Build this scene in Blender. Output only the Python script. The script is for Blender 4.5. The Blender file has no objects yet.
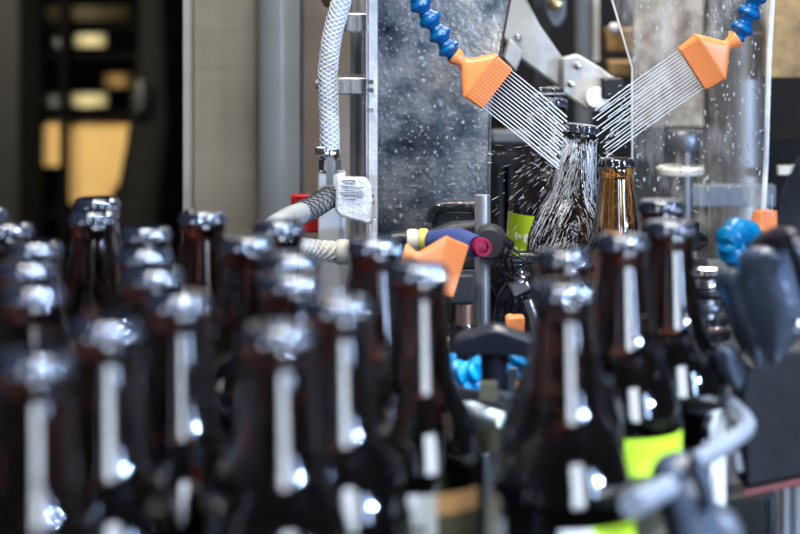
import bpy, math, random
from mathutils import Vector, Matrix, Quaternion, noise
C = bpy.context.scene.collection
F, YH, CAMZ = 80/36*800, -16.0, 1.391
BELT = CAMZ - .141 - .235
R = math.radians
rnd = random.Random(7)

def at(px, py, Y):
    return Vector(((px-400)*Y/F, Y, CAMZ-(py-YH)*Y/F))

# ------------------------------------------------------------------ materials
def nodes(name):
    m = bpy.data.materials.new(name); m.use_nodes = True
    nt = m.node_tree; return m, nt, nt.nodes['Principled BSDF']

def noise_tex(nt, scale, stretch=(1, 1, 1), detail=4, rough=.6, space='Object'):
    tc = nt.nodes.new('ShaderNodeTexCoord'); mp = nt.nodes.new('ShaderNodeMapping')
    mp.inputs['Scale'].default_value = stretch
    n = nt.nodes.new('ShaderNodeTexNoise'); n.inputs['Scale'].default_value = scale
    n.inputs['Detail'].default_value = detail; n.inputs['Roughness'].default_value = rough
    nt.links.new(tc.outputs[space], mp.inputs['Vector']); nt.links.new(mp.outputs[0], n.inputs['Vector'])
    return n

def ramp(nt, src, stops):
    r = nt.nodes.new('ShaderNodeValToRGB'); e = r.color_ramp.elements
    while len(e) < len(stops): e.new(.5)
    for i, (p, c) in enumerate(stops):
        e[i].position = p; e[i].color = (*c, 1) if len(c) == 3 else c
    nt.links.new(src, r.inputs[0]); return r

def mat(name, col, rough=.5, metal=0, spread=.15, scale=25, stretch=(1, 1, 1), bump=0, bscale=None, coat=0, trans=0, ior=1.45, spec=.5, emit=0, alpha=1):
    m, nt, p = nodes(name)
    n = noise_tex(nt, scale, stretch)
    c0 = tuple(max(0, c*(1-spread)) for c in col); c1 = tuple(min(1, c*(1+spread)) for c in col)
    r = ramp(nt, n.outputs['Fac'], [(.3, c0), (.7, c1)])
    nt.links.new(r.outputs[0], p.inputs['Base Color'])
    p.inputs['Roughness'].default_value = rough; p.inputs['Metallic'].default_value = metal
    p.inputs['Coat Weight'].default_value = coat; p.inputs['Transmission Weight'].default_value = trans
    p.inputs['IOR'].default_value = ior; p.inputs['Specular IOR Level'].default_value = spec
    p.inputs['Alpha'].default_value = alpha
    if bump:
        n2 = noise_tex(nt, bscale or scale, stretch)
        b = nt.nodes.new('ShaderNodeBump'); b.inputs['Strength'].default_value = bump; b.inputs['Distance'].default_value = .01
        nt.links.new(n2.outputs['Fac'], b.inputs['Height']); nt.links.new(b.outputs[0], p.inputs['Normal'])
    if emit:
        nt.links.new(r.outputs[0], p.inputs['Emission Color']); p.inputs['Emission Strength'].default_value = emit
    return m

def mottled(name, stops, scale, rough, metal, stretch=(1, 1, 1), bump=.2, detail=8):
    m, nt, p = nodes(name)
    n = noise_tex(nt, scale, stretch, detail, .65)
    r = ramp(nt, n.outputs['Fac'], stops); nt.links.new(r.outputs[0], p.inputs['Base Color'])
    p.inputs['Roughness'].default_value = rough; p.inputs['Metallic'].default_value = metal
    b = nt.nodes.new('ShaderNodeBump'); b.inputs['Strength'].default_value = bump; b.inputs['Distance'].default_value = .004
    n2 = noise_tex(nt, scale*6, stretch, 3); nt.links.new(n2.outputs['Fac'], b.inputs['Height']); nt.links.new(b.outputs[0], p.inputs['Normal'])
    return m

def bottle_glass(name, neck, body):
    m, nt, p = nodes(name)
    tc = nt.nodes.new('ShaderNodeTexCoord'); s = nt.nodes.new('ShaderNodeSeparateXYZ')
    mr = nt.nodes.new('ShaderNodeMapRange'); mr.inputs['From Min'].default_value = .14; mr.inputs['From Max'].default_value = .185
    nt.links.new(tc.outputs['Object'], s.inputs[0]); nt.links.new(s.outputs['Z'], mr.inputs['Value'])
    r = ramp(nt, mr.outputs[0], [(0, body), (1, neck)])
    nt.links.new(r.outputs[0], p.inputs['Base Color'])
    p.inputs['Roughness'].default_value = .05; p.inputs['Transmission Weight'].default_value = 1
    p.inputs['Coat Weight'].default_value = 1; p.inputs['Coat Roughness'].default_value = .055; p.inputs['Coat IOR'].default_value = 1.6
    p.inputs['IOR'].default_value = 1.65
    n = noise_tex(nt, 18, (1, 1, 1), 2)
    b = nt.nodes.new('ShaderNodeBump'); b.inputs['Strength'].default_value = .03; b.inputs['Distance'].default_value = .004
    nt.links.new(n.outputs['Fac'], b.inputs['Height']); nt.links.new(b.outputs[0], p.inputs['Normal'])
    return m

def splash_clear(name, tint, alpha0, alpha1, scale, stretch):
    """wet clear plastic sheet: mostly see-through, hazy where the water runs down"""
    m, nt, p = nodes(name)
    n = noise_tex(nt, scale, stretch, 6, .7)
    r = ramp(nt, n.outputs['Fac'], [(.48, (alpha0,)*3), (.76, (alpha1,)*3)])
    p.inputs['Base Color'].default_value = (*tint, 1); p.inputs['Roughness'].default_value = .12
    nt.links.new(r.outputs[0], p.inputs['Alpha'])
    b = nt.nodes.new('ShaderNodeBump'); b.inputs['Strength'].default_value = .5; b.inputs['Distance'].default_value = .002
    nt.links.new(n.outputs['Fac'], b.inputs['Height']); nt.links.new(b.outputs[0], p.inputs['Normal'])
    return m

def water(name, white):
    m, nt, p = nodes(name)
    p.inputs['Base Color'].default_value = (.93, .96, 1, 1); p.inputs['Roughness'].default_value = .08
    p.inputs['IOR'].default_value = 1.33; p.inputs['Transmission Weight'].default_value = 1-white
    return m

def weave(name, c0, c1):
    m, nt, p = nodes(name)
    tc = nt.nodes.new('ShaderNodeTexCoord')
    mp = nt.nodes.new('ShaderNodeMapping'); nt.links.new(tc.outputs['Object'], mp.inputs['Vector'])
    n = nt.nodes.new('ShaderNodeTexNoise'); n.inputs['Scale'].default_value = 9; n.inputs['Detail'].default_value = 6
    nt.links.new(mp.outputs[0], n.inputs['Vector'])
    a = noise_tex(nt, 60, (.05, 1, 1.6), 3); b_ = noise_tex(nt, 60, (1.6, 1, .05), 3)
    mx = nt.nodes.new('ShaderNodeMath'); mx.operation = 'ADD'; nt.links.new(a.outputs['Fac'], mx.inputs[0]); nt.links.new(b_.outputs['Fac'], mx.inputs[1])
    m2 = nt.nodes.new('ShaderNodeMath'); m2.operation = 'MULTIPLY_ADD'; nt.links.new(mx.outputs[0], m2.inputs[0]); m2.inputs[1].default_value = .35
    nt.links.new(n.outputs['Fac'], m2.inputs[2])
    r = ramp(nt, m2.outputs[0], [(.65, c0), (1.0, c1)]); nt.links.new(r.outputs[0], p.inputs['Base Color'])
    p.inputs['Metallic'].default_value = .35; p.inputs['Roughness'].default_value = .5
    return m

M = dict(
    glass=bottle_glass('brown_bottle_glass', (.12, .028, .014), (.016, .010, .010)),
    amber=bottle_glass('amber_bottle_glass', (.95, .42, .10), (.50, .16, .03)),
    darkglass=mat('dark_wet_glass', (.010, .007, .008), .07, spec=.8, bump=.35, bscale=50),
    cap=mat('dark_cap_metal', (.012, .013, .018), .07, 0, .2, 60, ior=1.9, coat=1),
    rod=mat('satin_steel_rod', (.52, .52, .52), .33, .75, .05, 30, (1, 1, .1)),
    brighttube=mat('bright_tube_steel', (.85, .86, .88), .22, .45, .06, 30, (1, 1, .1)), cuffm=mat('dark_wire_mesh', (.07, .07, .075), .4, .6),
    capblack=mat('black_cap', (.02, .026, .045), .16, 0, coat=1),
    lime=mat('lime_label_paper', (.42, .60, .015), .55, spread=.08),
    cream=mat('cream_label_paper', (.66, .60, .50), .6, spread=.06),
    ochre=mat('ochre_label_print', (.55, .26, .08), .6),
    olive=mat('olive_label_print', (.065, .052, .022), .6),
    ink=mat('dark_ink', (.03, .03, .03), .6), inkwhite=mat('white_ink', (.85, .88, .75), .6),
    orange=mat('orange_plastic', (1.0, .30, .09), .38, spread=.05),
    blue=mat('blue_plastic', (.0, .10, .30), .3, spread=.08),
    cyan=mat('light_blue_plastic', (.0, .22, .44), .3, spread=.08),
    navy=mat('violet_blue_plastic', (.06, .085, .24), .35),
    magenta=mat('magenta_plastic', (.38, .005, .06), .3),
    magentad=mat('deep_magenta_plastic', (.30, .01, .06), .4),
    yellow=mat('yellow_ring', (.75, .62, .10), .4), creamring=mat('cream_ring', (.72, .66, .52), .45),
    red=mat('red_paint', (.80, .02, .02), .35), redd=mat('dull_red_hem', (.20, .05, .05), .6),
    black=mat('black_plastic', (.007, .007, .009), .28), blackm=mat('matt_black_plastic', (.03, .031, .033), .5),
    blackwet=mat('wet_black_plastic', (.015, .016, .018), .12, bump=.5, bscale=60, coat=.5),
    rubber=mat('black_rubber', (.045, .052, .064), .24, bump=.5, bscale=20, coat=.5),
    charcoal=mat('charcoal_panel', (.007, .008, .010), .5, bump=.1),
    chrome=mat('polished_steel', (.78, .79, .80), .16, 1, .08, 30, (1, 1, .1)),
    steel=mat('brushed_steel', (.55, .55, .55), .34, 1, .15, 40, (1, 1, .08), .1),
    darksteel=mat('dark_steel', (.16, .17, .19), .4, .8, .3, 15),
    beige=weave('beige_steel_sheet', (.32, .275, .205), (.46, .405, .315)),
    beigeedge=mat('pale_folded_edge', (.62, .58, .52), .4, .3),
    brown=mottled('brown_steel_plate', [(.3, (.33, .26, .215)), (.7, (.52, .43, .37))], 7, .5, .1),
    column=mat('grey_blue_enamel', (.46, .51, .55), .33, .1, .06, 6),
    strip=mottled('wet_white_angle', [(.3, (.55, .57, .6)), (.65, (.92, .93, .96))], 25, .3, .1),
    splash=mottled('wet_sheet_reflections', [(.36, (.014, .022, .038)), (.45, (.10, .125, .16)), (.54, (.30, .315, .34)), (.66, (.56, .51, .44))], 11, .28, .55, (1, 1, 1.2), .25),  # dark blue to beige mottle puts the sheet's reflections into its colour
    clear=splash_clear('wet_clear_plastic', (.80, .76, .70), .02, .40, 30, (1, 1, .3)),
    block=mat('frosted_white_plastic', (.80, .80, .80), .35, spread=.04),
    acrylic=mat('frosted_clear_acrylic', (.92, .93, .94), .22, spread=.03, trans=.12, bump=.6, bscale=45, ior=1.4),
    hosewhite=mat('milky_hose', (.46, .54, .68), .25, spread=.04, coat=.4),
    braidm=mat('braid_fibre', (.93, .94, .96), .4, spread=.05),
    gap=mat('grey_braid_fibre', (.30, .32, .34), .35, .5),
    greyhose=mat('grey_rubber_hose', (.42, .43, .42), .5, spread=.05),
    ivory=mat('ivory_plastic', (.68, .65, .56), .5), brass=mat('brass', (.70, .50, .25), .3, 1),
    cast=mottled('pale_cast_metal', [(.3, (.50, .49, .46)), (.7, (.76, .75, .72))], 14, .45, .35, bump=.1),
    gold=mat('ochre_metal', (.32, .20, .08), .5, .3, .5, 40), tan=mat('tan_board', (.80, .53, .20), .7, spread=.05),
    greyp=mat('mid_grey_paint', (.17, .18, .19), .5), bluegrey=mat('blue_grey_paint', (.13, .16, .20), .45),
    darkp=mat('near_black_paint', (.012, .012, .012), .6), slate=mat('slate_paint', (.022, .024, .027), .5),
    tray=mat('painted_shine_tray', (.80, .76, .48), .35), copperm=mat('copper_metal', (.65, .38, .28), .3, .9),  # tray: cream-yellow base colour stands in for reflected shine
    water=water('water_jet', .85), drops=water('water_drop', .6), bead=water('water_bead', .42), rackm=mat('rack_black', (.003, .003, .003), .8, spec=.05), clothm=mat('dark_cloth', (.008, .008, .008), .95, spec=.1), blackhole=mat('dull_black_steel', (.010, .009, .008), .7, spec=.2), colm=mat('worn_column_steel', (.30, .29, .28), .45, .8, .3, 12, (1, 1, .3)), warm=mottled('warm_beige_plate', [(.38, (.16, .11, .07)), (.55, (.45, .37, .27)), (.68, (.68, .60, .48))], 34, .45, .3),
    floorm=mat('concrete_floor', (.05, .05, .048), .6, scale=3), wallm=mat('dark_wall_paint', (.012, .011, .010), .8, scale=3),
    green=mat('dark_green_cloth', (.02, .03, .012), .9),
)

# ------------------------------------------------------------------ mesh building
class MB:
    def __init__(s): s.v = []; s.f = []
    def add(s, vs, fs):
        b = len(s.v); s.v += [Vector(v) for v in vs]; s.f += [tuple(b+i for i in f) for f in fs]; return s
    def box(s, c, d, rot=None):
        c = Vector(c); vs = []
        for x in (-.5, .5):
            for y in (-.5, .5):
                for z in (-.5, .5):
                    p = Vector((x*d[0], y*d[1], z*d[2]))
                    if rot: p = rot @ p
                    vs.append(c+p)
        return s.add(vs, [(0, 1, 3, 2), (4, 6, 7, 5), (0, 4, 5, 1), (2, 3, 7, 6), (0, 2, 6, 4), (1, 5, 7, 3)])
    def loft(s, rings, cap=True, closed=False):
        n = len(rings[0]); vs = [p for r in rings for p in r]; fs = []
        m = len(rings)
        for i in range(m if closed else m-1):
            j = (i+1) % m
            for k in range(n):
                l = (k+1) % n; fs.append((i*n+k, i*n+l, j*n+l, j*n+k))
        if cap and not closed: fs += [tuple(range(n))[::-1], tuple((m-1)*n+k for k in range(n))]
        return s.add(vs, fs)
    def lathe(s, prof, o=(0, 0, 0), ax=(0, 0, 1), n=32, flute=None, cap=True):
        o = Vector(o); ax = Vector(ax).normalized(); q = Vector((0, 0, 1)).rotation_difference(ax); rings = []
        for (r, z) in prof:
            ring = []
            for k in range(n):
                a = 2*math.pi*k/n; rr = r
                if flute and flute(z): rr = r*(1+flute(z)*math.cos(21*a))
                ring.append(o+q @ Vector((rr*math.cos(a), rr*math.sin(a), z)))
            rings.append(ring)
        return s.loft(rings, cap)
    def cyl(s, a, b, r, n=24, r2=None):
        a = Vector(a); b = Vector(b); L = (b-a).length
        return s.lathe([(r, 0), (r2 if r2 is not None else r, L)], a, b-a, n)
    def tube(s, pts, r, n=16, cap=True, ry=None):
        pts = [Vector(p) for p in pts]; rr = r if isinstance(r, (list, tuple)) else [r]*len(pts)
        rings = []; up = None
        for i, p in enumerate(pts):
            t = (pts[min(i+1, len(pts)-1)]-pts[max(i-1, 0)]).normalized()
            if up is None:
                up = t.orthogonal().normalized()
            up = (up-t*up.dot(t)).normalized(); w = t.cross(up)
            rings.append([p+(up*math.cos(2*math.pi*k/n)+w*math.sin(2*math.pi*k/n))*rr[i] for k in range(n)])
        return s.loft(rings, cap)
    def prism(s, poly, th):
        """outline of world points (a plane facing the camera), given its own thickness away from it"""
        n = len(poly); a = [Vector(p) for p in poly]; b = [p+Vector((0, th, 0)) for p in a]
        return s.add(a+b, [tuple(range(n)), tuple(range(2*n-1, n-1, -1))]+[(i, n+i, n+(i+1) % n, (i+1) % n) for i in range(n)])
    def ball(s, c, r, sc=(1, 1, 1), n=12, rot=None):
        c = Vector(c); rings = []
        for i in range(1, n//2):
            a = math.pi*i/(n//2)
            ring = []
            for k in range(n):
                b = 2*math.pi*k/n
                p = Vector((math.sin(a)*math.cos(b)*sc[0], math.sin(a)*math.sin(b)*sc[1], math.cos(a)*sc[2]))*r
                if rot: p = rot @ p
                ring.append(c+p)
            rings.append(ring)
        return s.loft(rings)
    def build(s, name, m, parent=None, loc=None, bevel=0, angle=35, smooth=True, sub=0):
        me = bpy.data.meshes.new(name)
        o = bpy.data.objects.new(name, me); C.objects.link(o)
        base = Vector((0, 0, 0))
        if loc is not None: base = Vector(loc)
        elif parent is not None: base = parent['_b'] if False else Vector(parent.matrix_basis.translation) if parent.parent is None else Vector((0, 0, 0))
        if loc is None and parent is None and s.v:
            xs = [v.x for v in s.v]; ys = [v.y for v in s.v]; zs = [v.z for v in s.v]
            base = Vector(((min(xs)+max(xs))/2, (min(ys)+max(ys))/2, min(zs)))
        if parent is not None and parent.parent is not None:
            base = Vector(parent.parent.matrix_basis.translation)
        me.from_pydata([v-base for v in s.v], [], s.f); me.validate()
        import bmesh
        bm = bmesh.new(); bm.from_mesh(me); bmesh.ops.recalc_face_normals(bm, faces=bm.faces); bm.to_mesh(me); bm.free()
        if m is not None: me.materials.append(M[m] if isinstance(m, str) else m)
        if smooth:
            me.polygons.foreach_set('use_smooth', [True]*len(me.polygons)); me.set_sharp_from_angle(angle=R(angle))
        if parent is None: o.location = base
        else: o.parent = parent
        if bevel:
            b = o.modifiers.new('b', 'BEVEL'); b.width = bevel; b.segments = 2; b.limit_method = 'ANGLE'; b.angle_limit = R(40)
        if sub:
            b = o.modifiers.new('s', 'SUBSURF'); b.levels = sub; b.render_levels = sub
        return o

def tag(o, label, cat, group=None, kind=None):
    o['label'] = label; o['category'] = cat
    if group: o['group'] = group
    if kind: o['kind'] = kind
    return o
def empty(name, loc, label, cat, group=None):
    o = bpy.data.objects.new(name, None); C.objects.link(o); o.location = loc; o.empty_display_size = .02
    return tag(o, label, cat, group)
def struct(o): o['kind'] = 'structure'; return o
def smoothpath(pts, n=8):
    pts = [Vector(p) for p in pts]; out = []
    P = [pts[0]*2-pts[1]]+pts+[pts[-1]*2-pts[-2]]
    for i in range(1, len(P)-2):
        for k in range(n):
            t = k/n; a, b, c, d = P[i-1:i+3]
            out.append(.5*((2*b)+(c-a)*t+(2*a-5*b+4*c-d)*t*t+(3*b-a-3*c+d)*t**3))
    out.append(pts[-1]); return out
def poly(pts, Y): return [at(x, y, Y) for x, y in pts]

# ------------------------------------------------------------------ the hall
struct(MB().box((0, 3, -.05), (12, 16, .1)).build('floor', 'floorm', smooth=False))
struct(MB().box((0, 9, 1.9), (12, .1, 3.8)).build('wall_back', 'rackm', smooth=False))

# far storage rack with board box and trays
r = empty('storage_rack', (-.95, 5, 0), 'dark metal storage rack far behind the bottles, carrying a tan box and shiny trays', 'rack')
def up(px, w, Y, col='rackm'):
    p = at(px, 0, Y); return MB().box((p.x, Y, 1.1), (w, .05, 2.2)).build('upright', col, r)
up(31, .055, 4.8); up(64.5, .018, 4.8); up(186, .05, 4.8)
for py in (22, 50, 108, 205):
    z = at(0, py, 5.1).z
    MB().box((-.82, 5.15, z-.009), (.52, .4, .018)).build('shelf', 'rackm', r)
MB().box((at(8, 0, 4.9).x-.12, 4.9, 1.1), (.32, .05, 2.2)).build('side_panel', 'charcoal', r)
bx = empty('board_box', at(90, 200, 5), 'plain tan board box with a sloping top edge on the far rack', 'box')
MB().prism(poly([(36, 124), (66, 121), (66, 166), (36, 166)], 5.0), .2).build('box_flap', 'tan', bx)
MB().prism(poly([(66, 122), (145, 114), (145, 135), (108, 200), (66, 204)], 5.02), .25).build('box_body', 'tan', bx)
for i, (x0, x1, y0, y1, lb) in enumerate([(40, 66, 95, 107, 'dull round tray stack on the far rack shelf, beside the brightest trays'),
        (68, 106, 94, 107, 'bright shiny tray stack on the shelf just over the tan box'),
        (72, 105, 34, 47, 'bright shiny tray stack on the upper shelf of the far rack'),
        (50, 64, 38, 47, 'small dull tray on the upper shelf of the far rack'),
        (40, 130, 6, 20, 'wide flat yellowish tray stack at the top of the far rack'),
        (102, 130, 74, 88, 'low ochre tray stack beside the hanging dark cloth')]):
    a = at(x0, y1, 4.98); b = at(x1, y0, 4.98); cx = (a.x+b.x)/2; rad = (b.x-a.x)/2
    t = MB()
    for k in range(4):
        z0 = a.z+(b.z-a.z)*k/4; hh = (b.z-a.z)/4
        t.lathe([(rad*.9, 0), (rad, hh*.3), (rad, hh*.8), (rad*.92, hh*.98)], (cx, 5.0+rad*.2, z0), n=24)
    tag(t.build('tray_stack', ['darksteel', 'tray', 'tray', 'darksteel', 'olive', 'gold'][i]), lb, 'tray stack', 'tray stacks on the far rack')
hp = MB().tube([at(135, 230, 4.5), at(150, 120, 4.5), at(152, 40, 4.5), at(150, -40, 4.5)], [.06, .05, .035, .03])
dc = empty('draped_cloth', at(135, 230, 4.5), 'dark grey cloth with a paler patch hanging beside the far rack', 'cloth')
hp.build('cloth', 'clothm', dc)
MB().tube([at(139, 112, 4.4), at(140, 96, 4.4), at(141, 80, 4.4)], [.02, .025, .018]).build('pale_patch', 'charcoal', dc)

# ------------------------------------------------------------------ cabinet, column, plates behind the machine
cb = empty('steel_cabinet', (at(225, 0, 1.85).x, 1.9, 0), 'tall beige stainless cabinet side with a pale folded edge', 'cabinet')
xa, xb = at(193, 0, 1.8).x, at(262, 0, 1.8).x
MB().box(((xa+xb)/2, 1.95, 1.0), (xb-xa, .3, 2.0)).build('side_sheet', 'beige', cb, bevel=.002)
MB().box((xa-.0035, 1.94, 1.0), (.007, .33, 2.0)).build('folded_edge', 'beigeedge', cb)
cx = at(278, 0, 1.755).x
tag(MB().cyl((cx, 1.775, 0), (cx, 1.775, 2.0), .0203, 40).build('round_post', 'column'), 'smooth grey-blue round post between beige cabinet and brown plate', 'post')
pb = empty('backing_plate', (at(325, 0, 1.95).x, 1.95, 0), 'upright brown steel plate behind the braided water hose', 'plate')
x0, x1 = at(300, 0, 1.95).x, at(380, 0, 1.95).x
MB().box(((x0+x1)/2, 1.955, 1.0), (x1-x0, .01, 2.0)).build('sheet', 'brown', pb)
MB().box((x0+.002, 1.945, 1.0), (.004, .012, 2.0)).build('dark_edge', 'darksteel', pb)
for k, (px, rr, lb) in enumerate([(353.5, .0035, 'thin shiny upright steel tube nearer the brown plate'), (362, .0045, 'thicker shiny upright steel tube against the wet angle strip')]):
    p = at(px, 0, 1.68)
    tag(MB().cyl((p.x, 1.68, .9), (p.x, 1.68, 1.6), rr, 24).build('steel_tube', 'brighttube'), lb, 'tube', 'upright steel tubes')
for (xa_, xb_, ya, yb, lb, bolt) in [(333, 371, 77, 94, 'flat steel clamp bracket with a bolt, halfway along the braided hose', (319, 85)), (345, 371, 13, 32, 'flat steel clamp bracket near the top of the braided hose', None)]:
    b = empty('clamp_bracket', at((xa_+xb_)/2, yb, 1.63), lb, 'bracket', 'clamp brackets on the steel tubes')
    a0, a1 = at(xa_, yb, 1.63), at(xb_, ya, 1.63)
    MB().box(((a0.x+a1.x)/2, 1.645, (a0.z+a1.z)/2), (a1.x-a0.x, .05, a1.z-a0.z)).build('bracket_plate', 'steel', b, bevel=.0015)
    if bolt:
        p = at(*bolt, 1.64); MB().lathe([(.0045, 0), (.0045, .006), (.0025, .006), (.0025, .03)], p-Vector((.003, 0, 0)), (1, 0, 0), 6).build('bolt', 'chrome', b)
p = at(329, 8, 1.62)
tag(MB().lathe([(.005, 0), (.009, .004), (.009, .012), (.005, .016), (.005, .05)], p, (.3, 0, 1), 16).build('brass_elbow', 'brass'), 'small brass fitting just behind the top of the braided hose', 'fitting')

# white angle strip + splash panel
sg = empty('angle_strip', at(372, 300, 1.62), 'wet whitish metal angle strip edging the grey splash sheet', 'strip')
a0, a1 = at(367.5, 0, 1.6), at(377.5, 0, 1.6)
MB().box(((a0.x+a1.x)/2, 1.602, 1.25), (a1.x-a0.x, .004, .75)).build('front_flange', 'strip', sg)
MB().box((a0.x, 1.625, 1.25), (.002, .05, .75)).build('side_flange', 'strip', sg)
for y in (82, 90, 110, 196, 203):
    MB().lathe([(.0022, 0), (.0022, .002)], at(371.5, y, 1.598), (0, -1, 0), 12).build('screw_hole', 'darksteel' if y < 100 or y > 190 else 'steel', sg)
sp = empty('splash_sheet', at(430, 260, 1.63), 'wet grey splash sheet covered in water beads behind the nearer orange nozzle', 'splash guard')
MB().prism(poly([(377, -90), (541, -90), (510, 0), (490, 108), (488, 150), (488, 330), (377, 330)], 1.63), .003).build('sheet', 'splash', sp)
MB().tube([at(541, -90, 1.629), at(510, 0, 1.629), at(490, 108, 1.629), at(488, 330, 1.629)], .0012, 8).build('sheet_edge', 'chrome', sp)
d = MB()
for k in range(1100):
    y = rnd.uniform(-10, 225); x = rnd.uniform(379, 487)
    if rnd.random() > .35+.65*max(0, y)/225: continue
    rr = rnd.uniform(.00025, .0010) * (1.9 if rnd.random() < .06 else 1)
    d.ball(at(x, y, 1.629), rr, (1, .6, rnd.uniform(1, 1.6)), 8)
o = d.build('water_beads', 'bead', sp); o['kind'] = 'stuff'

# ------------------------------------------------------------------ hoses at the pillar
def braid(path, r, parent, n=8, turns=10, th=.0005, m='braidm'):
    pts = [Vector(p) for p in path]; up = None; fr = []; L = len(pts)
    for i, p in enumerate(pts):
        t = (pts[min(i+1, L-1)]-pts[max(i-1, 0)]).normalized()
        if up is None: up = t.orthogonal().normalized()
        up = (up-t*up.dot(t)).normalized(); fr.append((p, up.copy(), t.cross(up)))
    mb = MB()
    for s_ in (1, -1):
        for k in range(n):
            line = []; S = turns*14
            for j in range(S+1):
                u = j/S*(L-1); i = min(int(u), L-2); w = u-i
                p = fr[i][0].lerp(fr[i+1][0], w); a = 2*math.pi*(k/n+s_*turns*j/S)
                uu = fr[i][1].lerp(fr[i+1][1], w); vv = fr[i][2].lerp(fr[i+1][2], w)
                line.append(p+(uu*math.cos(a)+vv*math.sin(a))*(r+th*.2))
            mb.tube(line, th, 4)
    return mb.build('braid', m, parent)
bh = empty('water_hose', at(330, 160, 1.55), 'clear braided water hose running down to the white plastic block', 'hose')
path = smoothpath([at(352, -60, 1.55), at(344, -10, 1.55), at(333, 32, 1.55), at(328, 70, 1.55), at(329, 110, 1.55), at(330, 152, 1.55)], 8)
MB().tube(path, .0083, 24).build('hose_tube', 'hosewhite', bh)
braid(path, .0083, bh, 7, 6, .00055)
MB().lathe([(.0088, 0), (.0095, .001), (.0095, .007), (.0088, .008)], at(330, 158, 1.55), (0, 0, 1), 24).build('hose_clamp', 'chrome', bh)
MB().box(at(320.5, 151, 1.54), (.009, .012, .008)).build('clamp_screw', 'chrome', bh, bevel=.001)
MB().lathe([(.006, -.012), (.006, 0), (.0098, 0), (.0098, .009), (.0065, .009), (.0065, .014)], at(330, 170, 1.55), (0, 0, 1), 6).build('hex_fitting', 'steel', bh)
mbk = empty('manifold_block', at(333, 300, 1.56), 'white plastic manifold block under the braided hose', 'block')
a0, a1 = at(317.5, 330, 1.54), at(345, 174, 1.54)
MB().box(((a0.x+a1.x)/2, 1.56, (a0.z+a1.z)/2), (a1.x-a0.x, .03, a1.z-a0.z)).build('block_body', 'block', mbk, bevel=.002)
cb2 = empty('clear_cover', at(358, 226, 1.55), 'rippled clear plastic cover fixed beside the white manifold block', 'cover')
MB().prism(poly([(336, 177), (366, 178), (371, 186), (374, 222), (369, 225), (341, 217), (335, 212)], 1.488), .012).build('cover_shell', 'acrylic', cb2, bevel=.003)
MB().box(at(374, 236, 1.495), (.004, .01, .03)).build('cover_foot', 'acrylic', cb2, bevel=.001)
rib = MB()
for k in range(9):
    y = 181+k*2.2; rib.tube(smoothpath([at(339+rnd.uniform(0, 8), y, 1.4875), at(352, y+rnd.uniform(-1.5, 1.5), 1.487), at(366-rnd.uniform(0, 14), y+rnd.uniform(-1, 2), 1.4875)], 4), .0005, 6)
rib.build('ripples', 'gap', cb2)
vr = empty('valve_handle', at(310, 225, 1.6), 'red valve handle behind the grey hose', 'valve handle')
MB().box(at(307, 213, 1.585), (.028, .012, .034)).build('lever', 'red', vr, bevel=.002)
MB().cyl(at(312, 200, 1.58), at(312, 200, 1.63), .006).build('spindle', 'steel', vr)
gh = empty('grey_hose', at(290, 226, 1.5), 'plain grey hose leaving the white block downwards, braided cuff at its joint', 'hose')
gp = smoothpath([at(345, 190, 1.54), at(330, 197, 1.51), at(308, 210, 1.45), at(286, 219, 1.40), at(262, 240, 1.36), at(238, 300, 1.34), at(232, 420, 1.34)], 6)
MB().tube(gp, [.0066]*4+[.0070, .0074]+[.0084]*(len(gp)-6), 20).build('hose_tube', 'greyhose', gh)
cuffp = [gp[6], gp[8], gp[10], gp[12], gp[14]]
MB().tube(smoothpath(cuffp, 4), .0090, 20).build('cuff', 'gap', gh)
braid(smoothpath(cuffp, 4), .0092, gh, 7, 1, .0005, 'cuffm')
lh = empty('braided_hose', at(320, 262, 1.45), 'short horizontal braided hose below the grey hose with crimped end', 'hose')
lp = smoothpath([at(262, 256, 1.4), at(288, 248, 1.42), at(312, 250, 1.45), at(346, 253, 1.47)], 8)
MB().tube(lp, .0085, 20).build('hose_tube', 'creamring', lh)
braid(lp, .0086, lh, 7, 2, .0006)
MB().lathe([(.0097, 0), (.0105, .002), (.0105, .008), (.0097, .01)], at(337, 252, 1.46), (1, 0, 0), 24).build('crimp', 'ivory', lh)

# ------------------------------------------------------------------ the conveyor
cv = empty('conveyor', (-.1, .85, 0), 'steel slat conveyor bed that carries the brown bottles', 'conveyor')
MB().box((-.13, .98, BELT-.004), (.85, 1.1, .008)).build('belt', 'darksteel', cv)
MB().box((-.13, .98, BELT-.06), (.87, 1.12, .09)).build('bed_frame', 'olive', cv, bevel=.004)
for x in (-.5, .22):
    for y in (.5, 1.45): MB().box((x, y, BELT/2-.052), (.05, .05, BELT-.105)).build('leg', 'steel', cv)
md = empty('machine_deck', (.25, 1.95, 0), 'dark machine deck under the wash station', 'machine')
MB().box((.36, 2.0, BELT-.1), (.72, .88, .1)).build('deck', 'darksteel', md)
MB().box((.37, 2.0, .43), (.66, .8, .86)).build('cabinet_base', 'darkp', md)
MB().box((.42, 2.5, 1.25), (1.0, .02, .9)).build('rear_sheet', 'blackhole', md)
MB().box((.36, 2.46, BELT-.05), (.72, .06, .1)).build('rear_sill', 'slate', md)

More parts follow.
